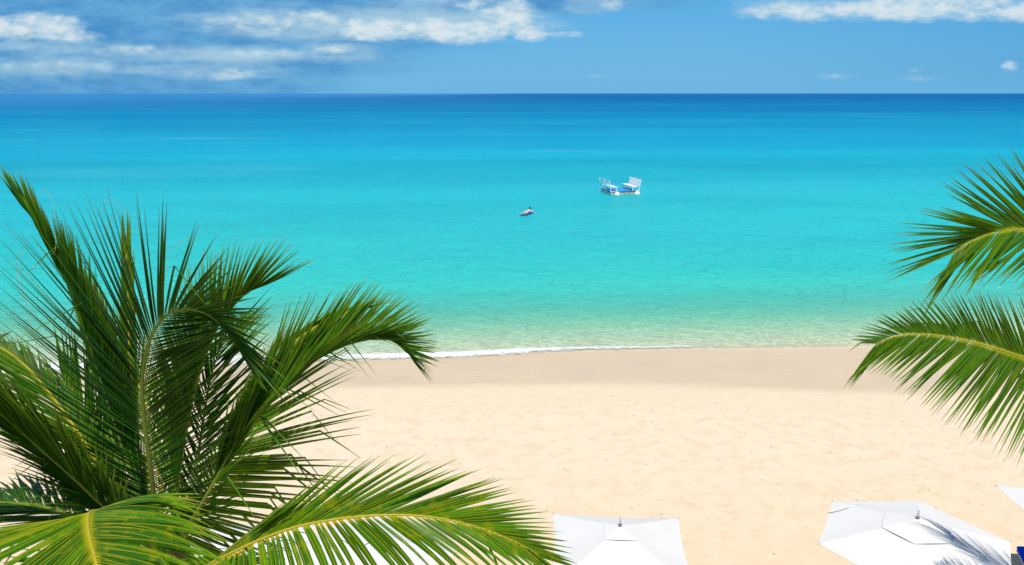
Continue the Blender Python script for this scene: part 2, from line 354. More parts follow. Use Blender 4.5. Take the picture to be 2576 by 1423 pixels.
# beach litter: weed scraps and pebbles, beyond counting
random.seed(5)
v = []; f = []
for i in range(1100):
    zone = random.random()
    if zone < 0.42: y = random.gauss(22.6, 1.3)
    elif zone < 0.6: y = random.gauss(18.5, 1.6)
    else: y = random.uniform(13.5, 24.6)
    x = random.uniform(-0.75, 0.75) * (y + 3)
    if y > 24.8: continue
    if 12 < y < 24 and zone >= 0.6 and x < 3 and random.random() < 0.4: continue
    z = ground_z(x, y) + 0.004
    L = random.uniform(0.010, 0.034) * (1.6 if random.random() < 0.12 else 1); wd = L * random.uniform(0.2, 0.5)
    a = random.gauss(0, 0.7); ca, sa = math.cos(a), math.sin(a); i0 = len(v)
    for (px, py, pz) in ((-1, 0, 0), (-0.2, -1, 0), (1, 0.2, 0), (0.1, 1, 0), (0, 0, 0.7)):
        v.append(Vector((x + px * L * ca - py * wd * sa, y + px * L * sa + py * wd * ca, z + pz * wd)))
    f += [(i0, i0 + 1, i0 + 4), (i0 + 1, i0 + 2, i0 + 4), (i0 + 2, i0 + 3, i0 + 4), (i0 + 3, i0, i0 + 4)]
litter = principled('dried_seaweed', (0.34, 0.23, 0.11), 0.9, 0.1)
tag(mesh_obj('seaweed_scraps', v, f, litter), kind='stuff')

# ------------------------------------------------------------------ palms
def leafmat(name, green, yel, tip, trans=0.33, mott=0.5):
    m, n, out = material(name)
    at = n.node('ShaderNodeAttribute'); at.attribute_name = 'leaf'; r_, s_, e_ = n.sep(at.outputs['Vector'])
    geo = n.node('ShaderNodeNewGeometry')
    nz = n.noise(geo.outputs['Position'], 9.0, 4, 0.6)
    g2 = tuple(c * 0.42 for c in green)
    c = n.mix(r_, g2, green)
    c = n.mix(n.m('MULTIPLY', n.smooth(n.m('ADD', nz, n.m('MULTIPLY', r_, 0.12)), 0.58, 0.72), mott), c, yel)
    c = n.mix(n.m('MULTIPLY', n.smooth(s_, 0.55, 1.0), 0.75), c, tip)
    c = n.mix(n.m('MULTIPLY', n.m('MULTIPLY', n.smooth(s_, 0.72, 0.95), n.smooth(r_, 0.72, 0.8)), 0.85), c, (0.26, 0.16, 0.05))
    mid = n.smooth(e_, 0.17, 0.0)
    c = n.mix(n.m('MULTIPLY', mid, 0.85), c, yel)
    c = n.mix(n.m('MULTIPLY', n.smooth(s_, 0.07, 0.0), 0.9), c, yel)
    b = n.node('ShaderNodeBsdfPrincipled'); n.put(b.inputs['Base Color'], c); b.inputs['Roughness'].default_value = 0.45; b.inputs['Specular IOR Level'].default_value = 0.2
    t = n.node('ShaderNodeBsdfTranslucent'); n.put(t.inputs[0], n.mix(0.12, c, yel))
    mx = n.node('ShaderNodeMixShader'); mx.inputs[0].default_value = trans; n.put(mx.inputs[1], b.outputs[0]); n.put(mx.inputs[2], t.outputs[0])
    n.put(out.inputs[0], mx.outputs[0]); return m
YEL = (0.52, 0.46, 0.008)
leaf_dark = leafmat('palm_leaf_dark', (0.028, 0.130, 0.003), (0.26, 0.38, 0.006), (0.14, 0.33, 0.006), 0.18, 0.0)  # darkest and least translucent of the palm greens
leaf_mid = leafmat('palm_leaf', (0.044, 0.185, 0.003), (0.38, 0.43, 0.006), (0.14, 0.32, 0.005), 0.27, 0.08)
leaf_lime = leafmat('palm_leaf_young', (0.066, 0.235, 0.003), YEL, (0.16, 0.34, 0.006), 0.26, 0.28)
rach_y = principled('midrib_yellow', (0.50, 0.40, 0.03), 0.5, 0.4)
rach_g = principled('midrib_green', (0.16, 0.22, 0.02), 0.5, 0.4)
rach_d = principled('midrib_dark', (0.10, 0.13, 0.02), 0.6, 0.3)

def catmull(pts, m):
    P_ = [pts[0] * 2 - pts[1]] + pts + [pts[-1] * 2 - pts[-2]]
    dense = []
    for i in range(1, len(P_) - 2):
        for k in range(20):
            t = k / 20; a, b, c, d = P_[i - 1:i + 3]
            dense.append(0.5 * ((2 * b) + (c - a) * t + (2 * a - 5 * b + 4 * c - d) * t * t + (3 * b - a - 3 * c + d) * t ** 3))
    dense.append(pts[-1])
    cum = [0.0]
    for i in range(1, len(dense)): cum.append(cum[-1] + (dense[i] - dense[i - 1]).length)
    out = []; j = 0
    for k in range(m + 1):
        s = cum[-1] * k / m
        while j < len(cum) - 2 and cum[j + 1] < s: j += 1
        u = (s - cum[j]) / max(1e-9, cum[j + 1] - cum[j]); out.append(dense[j].lerp(dense[j + 1], min(1, u)))
    return out, cum[-1]
def lerplist(L, t):
    if not isinstance(L, (list, tuple)): return L
    if len(L) == 1: return L[0]
    x = t * (len(L) - 1); i = min(int(x), len(L) - 2); u = x - i
    return L[i] * (1 - u) + L[i + 1] * u
def frond(parent, pts, nrm, n=80, start=0.12, L=0.9, prof=(0.6, 0.95, 1.0, 0.85, 0.5), angA=(75, 55, 25), angB=None, lA=1.0, lB=1.0, lift=15, liftB=None,
          droop=0.25, droopB=None, width=0.03, mat=None, rmat=None, rad=0.02, kink=0.0, kinkB=None, jit=5, seed=1, spread=1.0, twist=35, sway=None, label=None, endt=1.0):
    rnd = random.Random(seed)
    M = 120; sp, total = catmull([Vector(p) for p in pts], M)
    inv = parent.matrix_world.inverted() if False else Matrix.Translation(-Vector(parent.location))
    if angB is None: angB = angA
    if liftB is None: liftB = lift
    if droopB is None: droopB = droop
    if kinkB is None: kinkB = kink
    nl = nrm if isinstance(nrm, list) else [nrm]
    v = []; f = []; at = []
    for i in range(n):
        for side in (1, -1):
            t = start + (endt - start) * (i + 0.5 + rnd.uniform(-0.25, 0.25)) / n
            x = min(t, 0.9999) * M; k = int(x); base = sp[k].lerp(sp[k + 1], x - k)
            T = (sp[min(M, k + 2)] - sp[max(0, k - 2)]).normalized()
            NN = lerplist(nl, t); NN = (NN - T * NN.dot(T)).normalized()
            S = T.cross(NN) * side
            a = R(lerplist(list(angA if side > 0 else angB), t) + rnd.gauss(0, jit))
            lf = R((lerplist(list(lift), t) if isinstance(lift, (list, tuple)) else lift) if side > 0 else (lerplist(list(liftB), t) if isinstance(liftB, (list, tuple)) else liftB)) + R(rnd.gauss(0, jit * 0.8))
            d = (T * math.cos(a) + (S * math.cos(lf) + NN * math.sin(lf)) * math.sin(a)).normalized()
            ln = L * lerplist(list(prof), (t - start) / (1 - start)) * (lA if side > 0 else lB) * rnd.uniform(0.9, 1.06)
            if ln < 0.02: continue
            W0 = (T - d * T.dot(d))
            if W0.length < 0.05: W0 = S
            W0.normalize()
            tw = R(rnd.gauss(twist, 10)) * side
            W0 = Matrix.Rotation(-tw, 3, d) @ W0
            g_ = (droop if side > 0 else droopB) * rnd.uniform(0.6, 1.4)
            kk = None
            if rnd.random() < (kink if side > 0 else kinkB): kk = rnd.uniform(0.45, 0.8); kdrop = rnd.uniform(0.7, 1.8)
            ns = 8; p = base.copy(); dd = d.copy(); step = ln / ns; rv = rnd.random(); i0 = len(v)
            wv = width * rnd.uniform(0.85, 1.12) * (0.6 + 0.4 * min(1, ln / (L * 0.8)))
            for s in range(ns + 1):
                u = s / ns
                wd = wv * (0.45 + 0.55 * min(1, u / 0.18)) * (1 - max(0, (u - 0.22) / 0.78) ** 1.25) * 0.5 + 0.0008
                Wc = (W0 - dd * W0.dot(dd)).normalized(); Nc = dd.cross(Wc)
                if Nc.dot(NN) < 0: Nc = -Nc
                fold = wd * 0.75
                v += [p + Wc * wd - Nc * fold, p, p - Wc * wd - Nc * fold]
                at += [(rv, u, 1), (rv, u, 0), (rv, u, 1)]
                if s < ns:
                    dd = (dd + Vector((0, 0, -1)) * g_ * step * (0.5 + 1.8 * u)).normalized()
                    if kk and u <= kk < (s + 1) / ns: dd = (dd + Vector((0, 0, -1)) * kdrop).normalized()
                    p = p + dd * step
            for s in range(ns):
                a0 = i0 + s * 3; f += [(a0, a0 + 1, a0 + 4, a0 + 3), (a0 + 1, a0 + 2, a0 + 5, a0 + 4)]
    v = [inv @ q for q in v]
    o = mesh_obj('frond', v, f, mat, parent, smooth=False, attr=at)
    if label: o['label'] = label
    mb = MB(); m2 = 40
    pp = [inv @ sp[int(k * M / m2)] for k in range(m2 + 1)]
    mb.tube(pp, [rad * (1 - 0.85 * (k / m2)) + (rad * 0.9 * max(0, 0.08 - k / m2) / 0.08) for k in range(m2 + 1)], 7)
    mb.build('midrib', rmat, o, smooth=True)
    return o
def trunk(parent, x, y, ztop, lean=(0.0, 0.0), r0=0.17, r1=0.12):
    m, n, out = material('palm_bark')
    t = n.node('ShaderNodeTexCoord').outputs['Object']; tx, ty, tz = n.sep(t)
    ring = n.m('SINE', n.m('ADD', n.m('MULTIPLY', tz, 62.0), n.m('MULTIPLY', n.noise(t, 3.0, 3), 6.0)))
    c = n.mix(n.smooth(ring, 0.3, 1.0), (0.26, 0.21, 0.15), (0.13, 0.10, 0.07)); c = n.mix(n.m('MULTIPLY', n.noise(t, 8, 5), 0.5), c, (0.32, 0.29, 0.23))
    b = n.node('ShaderNodeBsdfPrincipled'); n.put(b.inputs['Base Color'], c); b.inputs['Roughness'].default_value = 0.9
    n.put(b.inputs['Normal'], n.bump(ring, 0.5, 0.02)); n.put(out.inputs[0], b.outputs[0])
    mb = MB(); K_ = 24; pts = []; rr = []
    for k in range(K_ + 1):
        u = k / K_; pts.append(Vector((lean[0] * (1 - u) ** 2, lean[1] * (1 - u) ** 2, -0.2 + (ztop + 0.2) * u)))
        rr.append(r1 + (r0 - r1) * (1 - u) + 0.12 * max(0, 0.08 - u) / 0.08 + (0.03 if k % 2 else 0) * 0.3)
    mb.tube(pts, rr, 14); o = mb.build('trunk', m, parent, smooth=True)
    # fibrous sheath where the fronds leave the trunk
    mb = MB(); mb.lathe([(r1, ztop - 0.5), (r1 + 0.07, ztop - 0.25), (r1 + 0.09, ztop), (r1 + 0.03, ztop + 0.22), (0.03, ztop + 0.4)], 14)
    mb.build('leaf_sheath', principled('palm_fibre', (0.20, 0.14, 0.06), 0.95, 0.1, bump=0.6), parent, smooth=True)

# ---- left palm
CL = P(425, 1400, 6.1)
palmL = empty('coconut_palm', (CL.x, CL.y, 0)); bpy.context.view_layer.update()
tag(palmL, 'large coconut palm with dense upright green fronds filling the lower left of the beach', 'palm tree', 'coconut palms above the beach')
trunk(palmL, CL.x, CL.y, CL.z - 0.15, (0.5, -0.3))
def PL(*a): return [P(*q) for q in a]
base = (425, 1400, 6.1)
F = lambda *a, **k: frond(palmL, *a, **k)
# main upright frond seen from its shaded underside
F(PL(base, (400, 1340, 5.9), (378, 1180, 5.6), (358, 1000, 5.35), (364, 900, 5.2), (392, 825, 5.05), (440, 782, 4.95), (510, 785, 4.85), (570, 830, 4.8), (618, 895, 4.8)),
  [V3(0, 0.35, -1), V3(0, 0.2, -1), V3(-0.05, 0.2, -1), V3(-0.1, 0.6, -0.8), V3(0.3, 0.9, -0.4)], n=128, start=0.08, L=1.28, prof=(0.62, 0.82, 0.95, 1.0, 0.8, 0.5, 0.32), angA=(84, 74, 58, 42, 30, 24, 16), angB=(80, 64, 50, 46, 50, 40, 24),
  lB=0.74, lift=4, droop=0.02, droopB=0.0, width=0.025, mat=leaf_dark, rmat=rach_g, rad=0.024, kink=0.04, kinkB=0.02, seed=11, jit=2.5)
# tall half-open frond leaning to the upper left
F(PL(base, (335, 1200, 6.6), (262, 980, 6.5), (195, 770, 6.4), (138, 650, 6.3), (98, 570, 6.3), (62, 520, 6.3)),
  [V3(0.5, 0.2, -0.8), V3(0.6, 0.3, -0.7)], n=120, start=0.2, L=0.95, prof=(1.0, 1.0, 0.9, 0.7, 0.4), angA=(12, 10, 8, 5), angB=(24, 20, 14, 7), lift=15, droop=-0.02, width=0.03, mat=leaf_dark, rmat=rach_g, rad=0.02, seed=12, jit=2, kink=0.02, kinkB=0.05)
F(PL(base, (350, 1230, 6.9), (305, 1000, 6.9), (255, 840, 6.9), (205, 730, 6.9)),
  [V3(0.8, 0.2, -0.4)], n=70, start=0.2, L=0.9, prof=(1.0, 1.0, 0.85, 0.5), angA=(26, 20, 12), angB=(26, 18, 10), lift=25, droop=0.0, width=0.03, mat=leaf_dark, rmat=rach_g, rad=0.018, seed=32, jit=4)
# folded spear leaf, yellow-green
F(PL((400, 1400, 6.5), (350, 1200, 6.9), (328, 950, 7.0), (322, 760, 7.0), (318, 640, 7.0)),
  [V3(0.2, 0, 1)], n=40, start=0.4, L=0.7, prof=(1, 1, 0.85, 0.6), angA=(5, 5, 3), lift=0, droop=-0.02, width=0.035, mat=leaf_lime, rmat=rach_y, rad=0.02, seed=13, jit=1.5)
# upright frond arching to the right
F(PL(base, (450, 1200, 6.5), (475, 1050, 6.6), (505, 930, 6.6), (545, 830, 6.6), (585, 772, 6.6), (620, 738, 6.6), (655, 720, 6.6)),
  [V3(-0.8, 0.3, 0.3), V3(-0.7, 0.6, 0.3), V3(-0.5, 0.9, 0.3)], n=96, start=0.2, L=1.0, prof=(0.9, 1.0, 1.0, 0.85, 0.5), angA=(26, 34, 44, 44, 26), angB=(28, 30, 30, 30, 16), lift=(45, 35, 25, 10), liftB=(60, 50, 35, 0), droop=0.0, droopB=0.04, width=0.025, mat=leaf_mid, rmat=rach_g, rad=0.018, seed=14, jit=3)
# small leaflets behind, seen between the fronds
F(PL((410, 1400, 6.3), (400, 1200, 7.2), (372, 1050, 7.6), (345, 950, 7.9), (300, 860, 8.0)),
  [V3(0.1, 0.5, 1)], n=70, start=0.2, L=0.75, angA=(50, 40, 25), lift=30, droop=0.1, width=0.028, mat=leaf_lime, rmat=rach_y, rad=0.018, seed=15)
# dark fronds standing behind the main one
F(PL(base, (470, 1280, 6.5), (500, 1130, 6.8), (520, 1000, 7.0), (545, 900, 7.1), (580, 830, 7.1)),
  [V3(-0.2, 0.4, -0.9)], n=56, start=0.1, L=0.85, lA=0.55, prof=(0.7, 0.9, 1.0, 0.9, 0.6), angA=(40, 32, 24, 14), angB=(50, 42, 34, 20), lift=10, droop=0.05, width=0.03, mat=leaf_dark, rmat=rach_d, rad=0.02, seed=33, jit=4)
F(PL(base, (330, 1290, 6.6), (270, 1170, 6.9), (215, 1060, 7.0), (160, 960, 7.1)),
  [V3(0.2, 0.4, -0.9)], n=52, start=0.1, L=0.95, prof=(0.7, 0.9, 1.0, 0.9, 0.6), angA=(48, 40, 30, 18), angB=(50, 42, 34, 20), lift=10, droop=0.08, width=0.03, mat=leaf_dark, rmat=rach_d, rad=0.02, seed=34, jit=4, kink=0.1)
# yellow-ribbed frond curving to the right (rear of the pair)
F(PL(base, (478, 1325, 5.9), (534, 1214, 5.8), (590, 1120, 5.75), (631, 1020, 5.75), (684, 919, 5.75), (756, 848, 5.8), (825, 805, 5.9), (890, 780, 6.0)),
  [V3(0.3, 0.1, 1), V3(0.6, 0.3, 0.7), V3(0.3, 0.8, 0.4)], n=104, start=0.1, L=0.98, prof=(0.7, 0.95, 1.0, 0.85, 0.6, 0.35), angA=(92, 84, 58, 26, 12, 7), angB=(50, 48, 34, 10, 8, 8), lB=0.42, lift=(0, 5, 15), liftB=20, droop=0.10, droopB=0.1, width=0.025, mat=leaf_lime, rmat=rach_y, rad=0.018, seed=16, jit=2, kink=0.3, kinkB=0)
# frond arching over with its tip hanging (front of the pair)
F(PL((430, 1390, 6.0), (500, 1280, 5.7), (560, 1175, 5.6), (609, 1098, 5.5), (660, 1028, 5.5), (721, 968, 5.45), (795, 905, 5.4), (882, 862, 5.4), (965, 851, 5.4), (1012, 872, 5.4), (1035, 895, 5.4)),
  [V3(-0.3, 0.3, 0.9), V3(-0.3, 0.8, 0.5), V3(-0.2, 1, 0.2), V3(0.5, 0.9, 0.2)], n=112, start=0.3, L=0.90, prof=(0.75, 0.95, 0.95, 0.78, 0.58, 0.28), angA=(56, 42, 26, 16, 20, 22), angB=(18, 15, 15, 22, 40, 44), lift=(5, 5, 5, 5), liftB=(35, 50, 45, 25, 10), droop=0.10, droopB=0.02, width=0.025, mat=leaf_mid, rmat=rach_g, rad=0.016, seed=17, jit=2, kink=0.12, kinkB=0)
# low sunlit frond reaching right along the bottom
F(PL((430, 1420, 6.0), (480, 1440, 5.3), (560, 1402, 4.75), (645, 1362, 4.6), (740, 1327, 4.5), (842, 1307, 4.45), (943, 1297, 4.45), (1045, 1297, 4.5), (1129, 1308, 4.55), (1214, 1330, 4.6), (1290, 1360, 4.65), (1355, 1394, 4.7)),
  [V3(0, 0.8, 0.8), V3(0, 0.8, 0.7), V3(0.2, 0.9, 0.5)], n=86, start=0.13, L=0.78, prof=(0.75, 0.95, 1.0, 1.0, 0.9, 0.5), angA=(98, 92, 80, 66, 50, 22, 10), angB=(6, 6, 14, 22, 24, 22, 18, 8), lift=(0, 0, 0), liftB=(-5, 0, 5), lB=0.95, droop=0.75, droopB=0.06, width=0.032, mat=leaf_lime, rmat=rach_y, rad=0.015, seed=18, jit=1.5, kink=0.08, kinkB=0, twist=10)
# nearest frond arching toward the viewer, bottom left
F(PL((425, 1410, 6.0), (350, 1340, 5.2), (275, 1294, 4.6), (228, 1288, 4.1), (222, 1330, 3.75), (234, 1385, 3.5), (250, 1450, 3.3), (275, 1560, 3.05)),
  [V3(0, 1, 0.2), V3(0, 1, 0.3), V3(0, 0.9, 0.6), V3(0, 0.4, 1)], n=62, start=0.46, L=0.95, prof=(0.85, 0.95, 1.0, 0.8, 0.5), angA=(98, 90, 76, 56, 42, 30), angB=(52, 48, 42, 38, 30, 22), lift=(5, 5, 0, 0), droop=0.2, droopB=0.42, width=0.046, mat=leaf_lime, rmat=rach_y, rad=0.018, seed=19, jit=2, kink=0.12, twist=8)
# yellow-ribbed frond reaching left
F(PL(base, (350, 1320, 6.2), (280, 1222, 6.1), (222, 1128, 6.0), (161, 1038, 6.0), (97, 956, 6.0), (40, 900, 6.0), (-20, 866, 6.0), (-100, 850, 6.0)),
  [V3(0.1, 0.75, 0.5)], n=110, start=0.15, L=0.8, lA=0.4, angA=(44, 36, 24, 12), angB=(40, 32, 22, 14), lift=5, liftB=5, droop=0.18, width=0.032, mat=leaf_mid, rmat=rach_y, rad=0.018, seed=20, jit=2.5, kink=0.1)
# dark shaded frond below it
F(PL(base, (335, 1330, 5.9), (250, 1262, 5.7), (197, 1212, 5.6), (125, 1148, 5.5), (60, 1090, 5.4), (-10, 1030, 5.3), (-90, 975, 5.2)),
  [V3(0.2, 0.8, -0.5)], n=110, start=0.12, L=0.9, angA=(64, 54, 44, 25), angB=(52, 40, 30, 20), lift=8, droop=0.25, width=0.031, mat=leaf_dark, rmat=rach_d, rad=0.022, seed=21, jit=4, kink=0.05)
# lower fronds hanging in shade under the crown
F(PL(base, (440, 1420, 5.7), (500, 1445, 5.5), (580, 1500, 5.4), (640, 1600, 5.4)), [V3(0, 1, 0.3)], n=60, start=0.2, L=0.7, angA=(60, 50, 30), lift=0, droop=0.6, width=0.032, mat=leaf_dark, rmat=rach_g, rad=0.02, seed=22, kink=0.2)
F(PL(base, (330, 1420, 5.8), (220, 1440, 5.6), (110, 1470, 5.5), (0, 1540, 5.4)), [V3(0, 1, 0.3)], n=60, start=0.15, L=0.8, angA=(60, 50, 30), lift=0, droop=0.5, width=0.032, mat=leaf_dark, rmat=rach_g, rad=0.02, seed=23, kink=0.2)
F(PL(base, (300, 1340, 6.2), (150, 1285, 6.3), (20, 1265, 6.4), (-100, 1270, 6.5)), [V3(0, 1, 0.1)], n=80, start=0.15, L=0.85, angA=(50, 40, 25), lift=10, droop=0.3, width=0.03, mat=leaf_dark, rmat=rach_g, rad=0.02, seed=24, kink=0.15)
# dry fibres hanging off the frond tips
strand = principled('dry_strand', (0.42, 0.36, 0.16), 0.8, 0.2)
for ptsx in ([(255, 530), (275, 505), (300, 520), (305, 520)], [(316, 524), (290, 540), (272, 570), (270, 595)], [(90, 800), (60, 740), (45, 660), (70, 600)], [(130, 640), (140, 620), (130, 500), (100, 480), (90, 515)], [(45, 660), (42, 690), (60, 760), (80, 830), (100, 900)], [(420, 700), (425, 640), (450, 610), (490, 600)]):
    sp, _ = catmull(PL(*[(a, b_, 6.2) for a, b_ in ptsx]), 16)
    mb = MB(); mb.tube([q - palmL.location for q in sp], 0.0016, 4); mb.build('leaf_fibre', strand, palmL)

# ---- right palm (its crown stands outside the picture)
CRr = Vector((8.3, 8.2, 7.2))
palmR = empty('coconut_palm', (CRr.x, CRr.y, 0)); bpy.context.view_layer.update()
tag(palmR, 'coconut palm at the right edge, two arched fronds reaching over the sand and water', 'palm tree', 'coconut palms above the beach')
trunk(palmR, CRr.x, CRr.y, CRr.z - 0.15, (-0.4, 0.4))
G = lambda *a, **k: frond(palmR, *a, **k)
bR = (3222, 985, 8.62)
G(PL(bR, (2980, 960, 7.9), (2760, 945, 7.4), (2576, 898, 7.0), (2474, 866, 6.8), (2375, 846, 6.7), (2292, 840, 6.6), (2245, 848, 6.6), (2205, 866, 6.6)),
  [V3(0.1, 0.3, 0.95), V3(0, 0.25, 1)], n=150, start=0.35, L=1.26, prof=(0.9, 1.0, 1.0, 1.0, 0.96, 0.88, 0.72, 0.52, 0.38), angA=(62, 62, 62, 60, 58, 54, 46, 38, 26), angB=(52, 52, 52, 51, 50, 49, 46, 40, 26), lift=8, liftB=4, lA=0.55, lB=1.0, droop=0.06, droopB=0.02, width=0.027, mat=leaf_mid, rmat=rach_y, rad=0.018, seed=41, jit=2, kink=0.12, kinkB=0.0, twist=25)
G(PL(bR, (3050, 840, 8.1), (2860, 690, 7.6), (2700, 605, 7.2), (2576, 578, 7.0), (2522, 581, 6.9), (2482, 591, 6.9), (2436, 611, 6.9), (2400, 636, 6.9)),
  [V3(0, 0.2, 1)], n=112, start=0.35, L=1.08, prof=(0.9, 1.0, 1.0, 1.0, 0.95, 0.85, 0.6), angA=(46, 46, 46, 45, 42, 26, 12), angB=(50, 50, 48, 46, 42, 34, 24), lift=8, droop=0.02, droopB=0.03, lA=1.0, width=0.031, mat=leaf_mid, rmat=rach_y, rad=0.018, seed=42, jit=2.5, kink=0.0, twist=30)
G([Vector(q) for q in ((8.3, 8.2, 7.2), (8.95, 8.4, 8.4), (8.85, 8.8, 9.1), (8.35, 9.4, 9.5), (7.65, 10.1, 9.35))],
  [Vector((0, 0, 1))], n=80, start=0.2, L=0.95, prof=(0.8, 0.95, 1, 0.9, 0.85), angA=(48, 40, 32, 14), lift=8, droop=0.02, width=0.03, mat=leaf_dark, rmat=rach_y, rad=0.022, seed=43, jit=3)
G(PL(bR, (3000, 930, 8.6), (2850, 905, 8.8), (2720, 902, 8.9), (2620, 908, 9.0), (2530, 905, 9.1)),
  [V3(0, 0.8, 0.6)], n=60, start=0.3, L=0.55, angA=(85, 80, 70), angB=(70, 60, 40), lift=15, droop=0.3, width=0.042, mat=leaf_mid, rmat=rach_y, rad=0.02, seed=44, jit=4, kink=0.9, kinkB=0.2)
# fronds that stay out of view; two of them shade the parasol beside the palm
def W(*q): return [Vector(a) for a in q]
b0 = CRr
G(W(b0, (8.3, 9.0, 7.3), (7.9, 9.7, 7.2), (7.4, 10.2, 6.8), (7.1, 10.5, 6.2)), [Vector((0, 0, 1))], n=44, start=0.25, L=0.6, prof=(0.8, 1, 1, 0.8, 0.4), angA=(50, 42, 22), lift=5, droop=0.2, width=0.03, mat=leaf_mid, rmat=rach_y, rad=0.02, seed=51, jit=3)
for i, (ex, ey, ez) in enumerate(((3.4, 1.0, 0.7), (2.8, -2.2, 0.7), (0.6, -3.6, 0.8), (-2.2, -2.6, 0.6), (3.3, 2.4, 0.2))):
    q = b0 + Vector((ex * 0.25, ey * 0.25, ez * 0.5 + 0.4)); mid = b0 + Vector((ex * 0.5, ey * 0.5, ez + 0.55)); tip = b0 + Vector((ex, ey, ez - 0.25)); t2 = b0 + Vector((ex * 0.78, ey * 0.78, ez + 0.35))
    G([b0, q, mid, t2, tip], [Vector((0, 0, 1))], n=60, start=0.15, L=0.8, angA=(60, 50, 25), lift=5, droop=0.2, width=0.034, mat=leaf_mid, rmat=rach_y, rad=0.02, seed=60 + i, jit=4)

# ---- small plant peeping in at the left edge, beyond the big palm
CS = P(-150, 905, 9.0)
yp = empty('young_palm', (CS.x, CS.y, 0)); bpy.context.view_layer.update()
tag(yp, 'small bluish leafy tip peeping in at the left edge beyond the big palm', 'palm tree')
trunk(yp, CS.x, CS.y, CS.z - 0.2, (0.1, 0), 0.1, 0.06)
blue = leafmat('young_leaf', (0.05, 0.13, 0.06), (0.22, 0.30, 0.06), (0.10, 0.16, 0.05), 0.2, 0.1)
for i, (tx, ty) in enumerate(((28, 835), (40, 862), (50, 888), (55, 900), (10, 970), (22, 975), (-60, 800), (-120, 850), (-130, 950))):
    a = P(-40, 905, 9.0); b_ = P(tx, ty, 9.0 - 0.1 * (i % 3)); m_ = (a + b_) / 2 + Vector((0, 0, 0.07))
    v = []; f = []; at = []; sp, _ = catmull([a, m_, b_], 8); W = (b_ - a).cross(Vector((0, -1, 0.3))).normalized()
    for k, q in enumerate(sp):
        wd = 0.028 * math.sin(math.pi * min(1, (k / 8) * 0.9 + 0.1)) + 0.002; qq = q - yp.location
        v += [qq + W * wd - Vector((0, -0.01, 0)), qq, qq - W * wd - Vector((0, -0.01, 0))]; at += [(0.5, k / 8, 1), (0.5, k / 8, 0), (0.5, k / 8, 1)]
    for k in range(8):
        a0 = k * 3; f += [(a0, a0 + 1, a0 + 4, a0 + 3), (a0 + 1, a0 + 2, a0 + 5, a0 + 4)]
    mesh_obj('leaf', v, f, blue, yp, attr=at)

# ------------------------------------------------------------------ parasols
canvas, n, out = material('white_canvas')
geo = n.node('ShaderNodeNewGeometry'); t = geo.outputs['Position']
c = n.mix(n.smooth(n.noise(t, 1.6, 5), 0.4, 0.75), (0.76, 0.73, 0.685), (0.73, 0.695, 0.645))
wv = n.noise(t, 220.0, 1)
d1 = n.node('ShaderNodeBsdfDiffuse'); n.put(d1.inputs[0], c); n.put(d1.inputs['Normal'], n.bump(n.m('ADD', n.m('MULTIPLY', wv, 0.05), n.noise(t, 2.5, 3)), 0.25, 0.06))
d2 = n.node('ShaderNodeBsdfTranslucent'); n.put(d2.inputs[0], c)
mx = n.node('ShaderNodeMixShader'); mx.inputs[0].default_value = 0.06; n.put(mx.inputs[1], d1.outputs[0]); n.put(mx.inputs[2], d2.outputs[0]); n.put(out.inputs[0], mx.outputs[0])
steel = principled('polished_steel', (0.7, 0.68, 0.64), 0.25, 0.5, 1.0)
wood = principled('varnished_wood', (0.22, 0.10, 0.04), 0.5, 0.4)
concrete = principled('concrete', (0.35, 0.34, 0.32), 0.9, 0.2, bump=0.4)
def canopy_mesh(corners, peak, r0, r1, concave, sag, zoff=0.0, nseg=10, nrad=10):
    """faces between consecutive corners; r0..r1 fraction of the way out"""
    v = []; f = []; k = len(corners); rows = []
    for ri in range(nrad + 1):
        u = r0 + (r1 - r0) * ri / nrad; row = []
        for ci in range(k):
            A_, B_ = corners[ci], corners[(ci + 1) % k]
            for s in range(nseg):
                t = s / nseg; q = peak.lerp(A_.lerp(B_, t), u)
                e = math.sin(math.pi * t)
                mid = (A_ + B_) / 2 - peak; mid.z = 0
                q = q - mid.normalized() * concave * e * u ** 2
                q.z -= sag * e * math.sin(math.pi * min(1, u)) ; q.z += zoff
                v.append(q); row.append(len(v) - 1)
        rows.append(row)
    for a in range(nrad):
        m_ = len(rows[0])
        for j in range(m_): f.append((rows[a][j], rows[a + 1][j], rows[a + 1][(j + 1) % m_], rows[a][(j + 1) % m_]))
    if r0 < 0.01: pass
    return v, f
